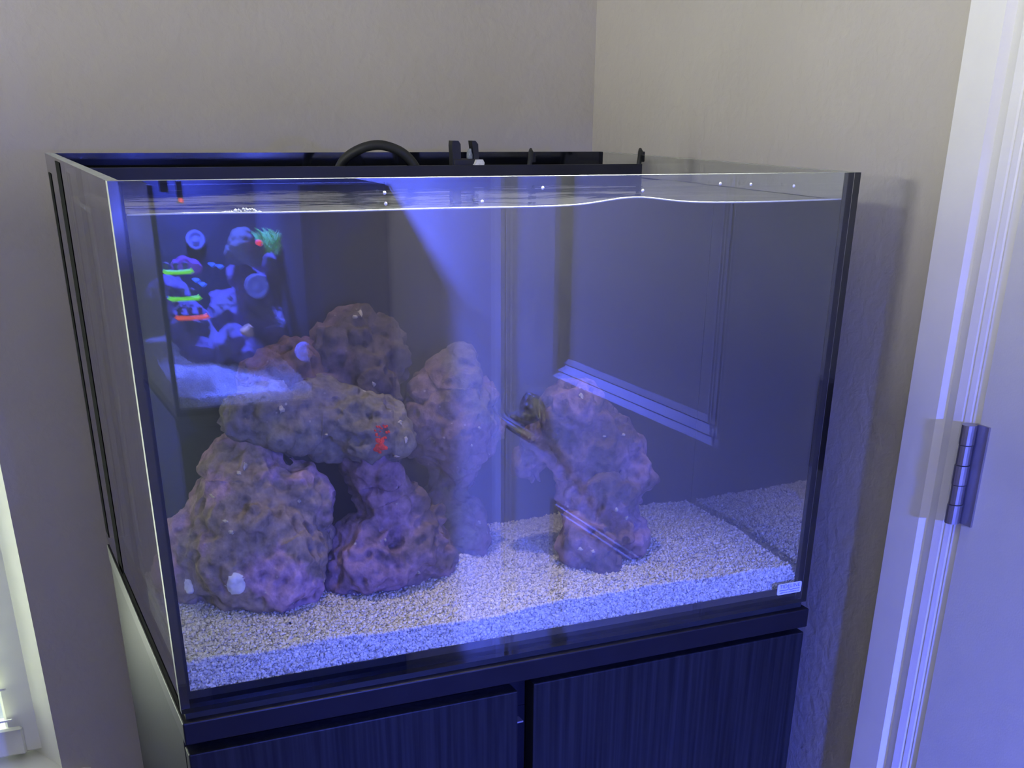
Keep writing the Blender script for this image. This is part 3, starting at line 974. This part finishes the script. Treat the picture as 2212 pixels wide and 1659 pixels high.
def crust(rock, name, x, z, rx, rz, mat, label=None, jag=0.25, n=22):
    """a thin raised growth that follows the rock's front at (x, z)"""
    bv = BVHTree.FromPolygons([v.co.copy() for v in rock.data.vertices], [tuple(p.vertices) for p in rock.data.polygons])
    bm = bmesh.new()

    def put(px, pz, lift):
        hit = bv.ray_cast(Vector((px, -0.05, ZB + pz)), Vector((0, 1, 0)))
        if hit[0] is None: return None
        return hit[0] + Vector((0, -lift, 0))
    c = put(x, z, 0.0022)
    if c is None:
        bm.free(); return
    rings = []
    for f, l in ((0.5, 0.0022), (0.85, 0.0018), (1.0, 0.0)):
        ring = []
        for k in range(n):
            a = 2 * math.pi * k / n
            q = f * (1 + jag * (random.random() - 0.5)) if f > 0.6 else f
            h = put(x + rx * q * math.cos(a), z + rz * q * math.sin(a), l)
            if h is None or abs(h.y - c.y) > 0.02: h = Vector((x + rx * q * math.cos(a), c.y + 0.001, ZB + z + rz * q * math.sin(a)))
            ring.append(bm.verts.new(h))
        rings.append(ring)
    cv = bm.verts.new(c)
    for k in range(n):
        bm.faces.new((cv, rings[0][k], rings[0][(k + 1) % n]))
        for r0, r1 in zip(rings, rings[1:]):
            bm.faces.new((r0[k], r1[k], r1[(k + 1) % n], r0[(k + 1) % n]))
    o = link(name, to_mesh(bm, name, True), mat, rock)
    if label: o['label'] = label
    return o


M_pale = plain('pale_growth', (0.86, 0.88, 0.88), 0.8, 0.2, noise_amt=0.1, scale=300)
M_flake = plain('pale_flake', (0.55, 0.52, 0.45), 0.8, 0.2, noise_amt=0.2, scale=300)
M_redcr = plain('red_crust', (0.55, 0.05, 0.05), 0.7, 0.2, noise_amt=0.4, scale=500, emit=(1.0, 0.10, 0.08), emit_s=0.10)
crust(rk['boulder'], 'white_patch', 0.0665, 0.0715, 0.0078, 0.0105, M_pale, 'round white growth')
crust(rk['boulder'], 'white_patch', 0.033, 0.062, 0.0035, 0.006, M_pale)
for (k, x, z, r) in (('boulder', 0.065, 0.124, 0.0030), ('boulder', 0.068, 0.116, 0.0028), ('boulder', 0.090, 0.162, 0.0035), ('boulder', 0.083, 0.158, 0.003), ('boulder', 0.060, 0.140, 0.0022),
                     ('boulder', 0.130, 0.130, 0.002), ('boulder', 0.142, 0.062, 0.0022), ('boulder', 0.110, 0.052, 0.002),
                     ('shelf', 0.125, 0.204, 0.0045), ('shelf', 0.222, 0.188, 0.004), ('shelf', 0.222, 0.176, 0.003), ('shelf', 0.214, 0.162, 0.0035), ('shelf', 0.16, 0.181, 0.002),
                     ('rust', 0.128, 0.213, 0.006), ('rust', 0.133, 0.220, 0.003), ('summit', 0.213, 0.268, 0.004), ('summit', 0.206, 0.266, 0.003), ('summit', 0.2, 0.21, 0.003), ('summit', 0.21, 0.215, 0.003),
                     ('pillar', 0.20, 0.09, 0.002), ('pillar', 0.23, 0.055, 0.0022), ('pillar', 0.19, 0.05, 0.002), ('tower', 0.305, 0.17, 0.0022), ('tower', 0.297, 0.155, 0.002), ('tower', 0.312, 0.075, 0.002),
                     ('lone', 0.381, 0.064, 0.0032), ('lone', 0.390, 0.063, 0.0028), ('lone', 0.432, 0.086, 0.003), ('lone', 0.434, 0.16, 0.003), ('lone', 0.395, 0.196, 0.003), ('lone', 0.415, 0.16, 0.0025), ('lone', 0.42, 0.095, 0.0025)):
    crust(rk[k], 'pale_fleck', x, z, r * 0.6, r * random.uniform(0.3, 0.9), M_flake, jag=1.0, n=9)
rs_ = random.Random(5)
for k in range(26):
    if k < 12: x, z, r = rs_.gauss(0.2005, 0.0026), rs_.gauss(0.1715, 0.0022), rs_.uniform(0.0012, 0.0024)
    else: x, z, r = rs_.uniform(0.197, 0.2085), rs_.uniform(0.178, 0.1885), rs_.uniform(0.0006, 0.0014)
    crust(rk['shelf'], 'red_patch', x, z, r, r * rs_.uniform(0.7, 1.4), M_redcr, None, 0.8, 8)
crust(rk['boulder'], 'black_plug', 0.130, 0.160, 0.005, 0.0055, M_black, 'small square black plug', 0.05, 8)
tag(box('rubble_chip', (0.099, 0.048, ZB + 0.0405), (0.1035, 0.050, ZB + 0.0425), M_rubber, None, 0.0006), 'tiny dark chip lying on the sand in front of the boulder', 'debris')

# things at the back rim
tag(tube('air_hose', [(0.262, 0.398, ZB + 0.352), (0.270, 0.386, ZB + 0.376), (0.284, 0.374, ZB + 0.388), (0.302, 0.366, ZB + 0.3925), (0.320, 0.360, ZB + 0.388), (0.332, 0.358, ZB + 0.379), (0.340, 0.357, ZB + 0.366), (0.345, 0.3575, ZB + 0.345)],
         0.0045, M_rubber, None, 14), 'black rubber hose arching over the rear rim of the aquarium', 'hose')
br = thing('rim_bracket', (0.395, 0.36, ZB + 0.37), 'black two pronged bracket with white crust on the rear rim', 'bracket')


def prong(name, x0, x1, lean, z0, z1, mat, par, y0=0.357, y1=0.367):
    bm = bmesh.new()
    pr = [(x0, z0), (x1, z0), (x1 + lean * 0.6, z0 + (z1 - z0) * 0.55), (x1 + lean * 0.75, z1 - 0.003), (x1 + lean - 0.002, z1), (x0 + lean + 0.001, z1), (x0 + lean * 0.5, z1 - 0.004), (x0, z0 + (z1 - z0) * 0.5)]
    a = [bm.verts.new((x, y0, z)) for x, z in pr]
    b = [bm.verts.new((x, y1, z)) for x, z in pr]
    bm.faces.new(a[::-1]); bm.faces.new(b)
    for i in range(len(pr)):
        bm.faces.new((a[i], a[(i + 1) % len(pr)], b[(i + 1) % len(pr)], b[i]))
    return link(name, to_mesh(bm, name), mat, par)


prong('prong', 0.3765, 0.386, -0.001, ZB + 0.368, ZB + 0.3965, M_black, br)
prong('prong', 0.3995, 0.4065, -0.003, ZB + 0.368, ZB + 0.3965, M_black, br)
box('bracket_base', (0.3775, 0.356, ZB + 0.366), (0.4045, 0.370, ZB + 0.3800), M_black, br, 0.001)
cr = bmesh.new()
bmesh.ops.create_icosphere(cr, subdivisions=2, radius=0.0034, matrix=Matrix.Translation((0.3965, 0.361, ZB + 0.3835)) @ Matrix.Scale(1.9, 4, (0, 0, 1)))
for v_ in cr.verts: v_.co += noise.noise_vector(v_.co * 300) * 0.0015
link('salt_crust', to_mesh(cr, 'salt_crust', True), plain('grey_crust', (0.22, 0.25, 0.27), 0.5, 0.4, noise_amt=0.4, scale=500), br)
tag(prong('wing_nut', 0.398, 0.408, 0.0015, ZB + 0.3715, ZB + 0.3795, M_salt, br, 0.352, 0.356), 'white wing shaped chip')
for x, lb in ((0.4645, 'slim black cable tie standing up from the middle of the rear rim'), (0.5945, 'slim black cable tie on the rear rim next to the right pane')):
    t = thing('cable_clip', (x, 0.36, ZB + 0.37), lb, 'clip', 'cable clips on the rear rim')
    bm = bmesh.new()
    tube_bm(bm, [(x - 0.005, 0.3575, ZB + 0.358), (x - 0.003, 0.3575, ZB + 0.372), (x, 0.360, ZB + 0.386), (x + 0.001, 0.363, ZB + 0.3885)], [0.0024, 0.0026, 0.0028, 0.0016], 10)
    link('strap', to_mesh(bm, 'strap', True), M_rubber, t)
    box('head', (x + 0.0005, 0.360, ZB + 0.376), (x + 0.0058, 0.367, ZB + 0.3862), M_rubber, t, 0.001)

# drops on the dry glass above the water and a raft of foam on the surface
for k, (x, z) in enumerate(((0.1845, 0.3735), (0.2585, 0.3665), (0.307, 0.375), (0.392, 0.372), (0.185, 0.3665), (0.491, 0.3752), (0.533, 0.3735), (0.462, 0.376))):
    dr = disc('water_drop', (x, -0.0001, ZB + z), (0, -1, 0), [(0, 0.0013), (0.0005, 0.0011), (0.0008, 0.0006), (0.0009, 0)], M_drop, tank, 10)
bm = bmesh.new()
for k in range(70):
    t = random.random()
    x = 0.073 + t * 0.026
    bmesh.ops.create_icosphere(bm, subdivisions=1, radius=random.uniform(0.0004, 0.0010),
                               matrix=Matrix.Translation((x, G + 0.002 + random.random() * 0.004, ZB + WZ + 0.0006 + random.random() * 0.0040 * max(0, math.sin(math.pi * min(1, t * 1.05)) * t)))) 
tag(link('foam', to_mesh(bm, 'foam', True), M_salt), 'small raft of white foam bubbles at the water line behind the glass', 'foam', kind='stuff')

# ------------------------------------------------------------------ the lit reef aquarium across the room (seen in the front glass)
T2 = dict(x0=0.240, x1=0.684, y0=-1.88, y1=-1.480, z0=ZB - 0.120, z1=ZB + 0.294, xd=0.515)
t2 = thing('reef_aquarium', (0.46, -1.68, T2['z0']), 'blue lit reef aquarium with glowing corals, reflected in the front glass at the left', 'aquarium')
c2 = thing('reef_cabinet', (0.46, -1.68, 0), 'dark cabinet under the lit reef aquarium, reflected in the front glass', 'cabinet')
zc2 = T2['z0'] - 0.001
M_dark2 = plain('charcoal_laminate', (0.035, 0.036, 0.040), 0.5, 0.4, noise_amt=0.1)
boxes('body', [((T2['x0'], T2['y0'], 0), (T2['x1'], T2['y1'] - 0.019, zc2 - 0.02))], M_dark2, c2)
box('top_panel', (T2['x0'] - 0.003, T2['y0'], zc2 - 0.0195), (T2['x1'], T2['y1'] + 0.003, zc2), M_dark2, c2, 0.001)
xm = (T2['x0'] + T2['x1']) / 2
box('door', (T2['x0'] + 0.001, T2['y1'] - 0.0185, 0.05), (xm - 0.0015, T2['y1'], zc2 - 0.023), M_dark2, c2, 0.001)
box('door', (xm + 0.0015, T2['y1'] - 0.0185, 0.05), (T2['x1'] - 0.001, T2['y1'], zc2 - 0.023), M_dark2, c2, 0.001)
M_glass2 = pane_mat('reef_glass', 0.03)
z0, z1 = T2['z0'], T2['z1']
M_matte = plain('matte_black_film', (0.0015, 0.0015, 0.002), 0.95, 0.02, noise_amt=0.2)
pane('front_pane', (T2['x0'], T2['y1'] - G, z0), (T2['x1'], T2['y1'], z1), t2, [M_glass2, M_edge, M_sil])
pane('left_pane', (T2['x0'], T2['y0'], z0), (T2['x0'] + G, T2['y1'] - G - 0.0003, z1), t2, [M_glass2, M_edge, M_sil])
box('back_pane', (T2['x0'] + G, T2['y0'], z0), (T2['x1'], T2['y0'] + G, z1), M_matte, t2)
box('filter_box', (T2['xd'], T2['y0'] + G, z0 + 0.008), (T2['x1'], T2['y1'] - G - 0.0005, z1 - 0.004), M_matte, t2)
box('bottom_pane', (T2['x0'] + G, T2['y0'] + G, z0), (T2['xd'], T2['y1'] - G, z0 + 0.008), M_blackgloss, t2)
box('silicone_seam', (T2['x0'] + 0.001, T2['y1'] - G - 0.002, z0), (T2['x0'] + 0.010, T2['y1'] - G - 0.0004, z1 - 0.001), M_sil, t2)
box('silicone_seam', (T2['x0'] + 0.010, T2['y1'] - G - 0.002, z0), (T2['xd'], T2['y1'] - G - 0.0004, z0 + 0.016), M_sil, t2)
# LED fixture: two legs, a bar and the lamps under it
lf = thing('aquarium_light', (0.40, -1.70, z1), 'slim black LED fixture over the lit reef aquarium across the room', 'light fixture')
FZ = ZB + 0.425
box('housing', (0.30, -1.862, FZ + 0.004), (0.50, -1.70, FZ + 0.030), M_black, lf, 0.003)
box('bracket', (0.395, -1.885, z1 - 0.03), (0.425, -1.8785, FZ + 0.028), M_black, lf)
box('arm', (0.395, -1.879, FZ + 0.010), (0.425, -1.862, FZ + 0.024), M_black, lf)
M_led = plain('led_lens', (0.2, 0.25, 0.9), 0.3, 0.5, emit=(0.10, 0.16, 1.0), emit_s=18)
for y_ in (-1.82, -1.76):
    disc('led_lens', (0.37, y_, FZ + 0.0045), (0, 0, -1), [(0, 0.022), (0.002, 0.021), (0.0025, 0)], M_led, lf)
boxes('added_hood', [((0.296, -1.866, FZ - 0.120), (0.300, -1.62, FZ + 0.030)), ((0.300, -1.866, FZ - 0.055), (0.500, -1.862, FZ + 0.030))], M_black, lf)  # sides added to block lamp light from the wall behind and the left
for k, (y_, pw, sp) in enumerate(((-1.81, 150, 180), (-1.77, 150, 180), (-1.81, 180, 95), (-1.77, 180, 95))):
    a = area_light('led_lamp', (0.37, y_, FZ), (0, 0, 0), 0.04, 0.04, (0.07, 0.11, 1.0), pw, math.radians(sp))
    a.parent = lf
    a.matrix_parent_inverse = Matrix.Translation(-Vector(lf.location))


fd = thing('rim_light_blocker', (0.275, -1.505, z1), 'black light-blocking box added on the front rim of the reef aquarium across the room', 'feeder')  # added box that keeps the reef lamp's light off the back wall
box('blocker_body', (0.232, -1.525, z1 + 0.026), (0.317, -1.492, z1 + 0.135), M_black, fd, 0.004)
box('clip', (0.262, -1.4925, z1 - 0.012), (0.276, -1.4795, z1 + 0.028), M_black, fd, 0.001)


def sand_z2(x, y):
    t = (T2['y1'] - y) / 0.4
    return 0.034 + 0.055 * min(1, t * 1.3) * (0.6 + 0.4 * math.cos((x - 0.3) * 9)) + 0.005 * noise.noise(Vector((x * 20, y * 20, 8)))


M_sand2 = sand_mat('reef_sand', (0.78, 0.77, 0.72))
tag(link('reef_sand', sand_mesh('reef_sand', T2['x0'] + G + 0.0008, T2['xd'] - 0.001, T2['y0'] + G + 0.001, T2['y1'] - G - 0.0025, z0, sand_z2, 9000, 3500, 0.0022, T2['y1'] - G - 0.004, -1), [M_sand2, M_sandbase]),
    'bright blue lit sand in the reef aquarium reflected in the front glass', 'sand', kind='stuff')
M_reef = rock_mat('rock_reef', (0.10, 0.09, 0.10), (0.16, 0.13, 0.20), seed=11.0)


def refl(x, Y, z):
    return (x, -Y, z)


REEF = [([(0.474, -1.74, 0.06, 0.055), (0.43, -1.76, 0.02, 0.06), (0.49, -1.70, 0.0, 0.05), (0.44, -1.70, 0.11, 0.03), (0.50, -1.74, 0.12, 0.035)], 'tall dark reef rock under the green algae in the reflected aquarium'),
        ([(0.32, -1.72, 0.02, 0.05), (0.30, -1.76, 0.06, 0.05), (0.34, -1.70, -0.03, 0.045)], 'dark reef rock behind the glowing racks in the reflected aquarium'),
        ([(0.405, -1.66, -0.01, 0.035), (0.43, -1.64, -0.04, 0.035), (0.385, -1.68, -0.04, 0.035)], 'low reef rock on the sand in the middle of the reflected aquarium'),
        ([(0.441, -1.67, 0.17, 0.03), (0.425, -1.68, 0.155, 0.026), (0.46, -1.67, 0.155, 0.028)], 'knobbly pale reef rock near the top of the reflected aquarium')]
for k, (bl, lb) in enumerate(REEF):
    tag(make_rock('reef_rock', bl, M_reef if k < 3 else rock_mat('rock_knob', (0.30, 0.32, 0.32), (0.18, 0.2, 0.2), seed=13.0), voxel=0.006, seed=20.0 + k), lb, 'rock', 'rocks in the reflected reef aquarium')


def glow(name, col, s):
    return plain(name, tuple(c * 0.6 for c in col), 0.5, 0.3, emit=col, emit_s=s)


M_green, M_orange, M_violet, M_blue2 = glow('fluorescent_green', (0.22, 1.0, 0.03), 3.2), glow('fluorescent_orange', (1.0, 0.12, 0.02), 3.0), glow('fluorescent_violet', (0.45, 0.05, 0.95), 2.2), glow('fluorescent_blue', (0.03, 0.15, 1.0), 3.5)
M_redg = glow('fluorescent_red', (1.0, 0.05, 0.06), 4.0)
for x0, x1, Y, z, mt, lb in ((0.268, 0.322, 1.60, 0.134, M_green, 'upper glowing green coral tray in the reflected aquarium'), (0.272, 0.331, 1.60, 0.0845, M_green, 'lower glowing green coral tray in the reflected aquarium'),
                             (0.278, 0.339, 1.58, 0.0515, M_orange, 'glowing orange coral tray in the reflected aquarium')):
    tr = thing('coral_tray', ((x0 + x1) / 2, -Y, ZB + z), lb, 'tray', 'coral trays in the reflected aquarium')
    tube('rim', [(x0 + 0.002, -Y, ZB + z + 0.004), (x0, -Y, ZB + z + 0.001), (x0 + 0.004, -Y, ZB + z - 0.001), ((x0 + x1) / 2, -Y, ZB + z - 0.002), (x1 - 0.004, -Y, ZB + z - 0.001), (x1, -Y, ZB + z + 0.001), (x1 - 0.002, -Y, ZB + z + 0.004)],
         [0.003, 0.0042, 0.0042, 0.0036, 0.0042, 0.0046, 0.003], mt, tr, 10)
    box('plate', (x0, -Y - 0.04, ZB + z - 0.004), (x1, -Y - 0.003, ZB + z - 0.001), M_black, tr)
    for q in range(3):
        xx = x0 + (q + 0.5) * (x1 - x0) / 3
        disc('frag_plug', (xx, -Y - 0.02, ZB + z - 0.001), (0, 0, 1), [(0, 0.005), (0.006, 0.004), (0.014, 0.006), (0.017, 0)], M_reef, tr, 10)
for x, Y, z, lb in ((0.370, 1.65, 0.134, 'blue cup coral, left of the upper pair, in the reflected aquarium'), (0.385, 1.65, 0.130, 'blue cup coral, right of the upper pair, in the reflected aquarium'),
                    (0.322, 1.57, 0.116, 'blue cup coral by the lower green tray in the reflected aquarium'), (0.333, 1.57, 0.108, 'smallest blue cup coral under the green tray in the reflected aquarium')):
    cc = thing('cup_coral', (x, -Y, ZB + z), lb, 'coral', 'blue cup corals in the reflected aquarium')
    tube('stalk', [(x, -Y, ZB + z - 0.018), (x, -Y, ZB + z)], [0.0015, 0.002], M_reef, cc, 8)
    disc('cup', (x, -Y, ZB + z), (0, 0.3, 1), [(0, 0.002), (0.004, 0.006), (0.006, 0.0075), (0.0055, 0.005), (0.003, 0)], M_blue2, cc, 12)
tag(make_rock('coral_mound', [(0.318, -1.66, 0.142, 0.016), (0.303, -1.66, 0.136, 0.014), (0.335, -1.66, 0.135, 0.013)], glow('violet_coral', (0.42, 0.16, 0.75), 0.5), voxel=0.003, amp=0.6, seed=31),
    'violet mound coral above the upper green tray in the reflected aquarium', 'coral')
# bushy green algae
bm = bmesh.new()
for k in range(170):
    p = Vector((0.508 + random.uniform(-0.030, 0.024), -1.69 + random.uniform(-0.03, 0.03), ZB + 0.150 + random.uniform(0, 0.030)))
    a = random.uniform(0, 6.28)
    ln = random.uniform(0.010, 0.022)
    tube_bm(bm, [p, p + Vector((math.cos(a) * ln * 0.4, math.sin(a) * ln * 0.4, ln * 0.6)), p + Vector((math.cos(a) * ln, math.sin(a) * ln, ln))], [0.002, 0.0016, 0.0006], 5, False)
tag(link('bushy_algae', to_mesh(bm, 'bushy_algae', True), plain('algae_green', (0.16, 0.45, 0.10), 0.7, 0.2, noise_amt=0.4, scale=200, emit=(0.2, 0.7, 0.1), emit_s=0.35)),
    'bushy green algae at the upper right of the reflected aquarium', 'algae', kind='stuff')
M_pump = plain('pump_disc', (0.42, 0.48, 0.72), 0.5, 0.3, noise_amt=0.1, scale=60)
for (x, Y, z, r), lb in zip(((0.382, 1.865, 0.164, 0.020), (0.446, 1.60, 0.100, 0.024), (0.509, 1.505, -0.016, 0.019)),
                            ('dim ring shaped pump on the back wall of the reflected aquarium', 'bright round blue pump in the middle of the reflected aquarium', 'round blue glass cleaner low at the right of the reflected aquarium')):
    pm = thing('round_pump' if z > 0 else 'glass_cleaner', (x, -Y, ZB + z), lb, 'pump' if z > 0 else 'cleaner')
    disc('body', (x, -Y - 0.012, ZB + z), (0, 1, 0), [(0, 0), (0, r * 0.9), (0.008, r), (0.013, r * 0.96), (0.014, r * 0.7), (0.012, r * 0.66), (0.012, r * 0.4)], M_pump, pm, 30)
    disc('hub', (x, -Y - 0.001, ZB + z), (0, 1, 0), [(0, r * 0.42), (0.004, r * 0.36), (0.005, 0)], M_pump if z > 0 else M_pump, pm, 20)
tag(disc('snail_shell', (0.412, -1.58, ZB + 0.012), (0.3, 0.2, 1), [(0, 0), (0.0, 0.013), (0.006, 0.014), (0.012, 0.010), (0.018, 0.006), (0.023, 0)], plain('amber_shell', (0.55, 0.33, 0.10), 0.5, 0.4)),
    'amber snail on the rock in the reflected aquarium', 'snail')
tag(disc('red_polyp', (0.462, -1.625, ZB + 0.178), (0, 1, 0.3), [(0, 0.0), (0.001, 0.006), (0.004, 0.0055), (0.005, 0)], M_redg, None, 12), 'tiny red polyp beside the green algae in the reflected aquarium', 'polyp')
ind = thing('float_switch', (0.296, -1.49, ZB + 0.26), 'small float switch with a red light hung on the rim of the reflected aquarium', 'switch')
box('holder', (0.292, -1.500, ZB + 0.262), (0.302, -1.488, ZB + 0.300), M_black, ind, 0.001)
disc('red_light', (0.297, -1.4875, ZB + 0.268), (0, 1, 0), [(0, 0.004), (0.002, 0.0035), (0.003, 0)], M_redg, ind, 12)

bpy.context.view_layer.update()
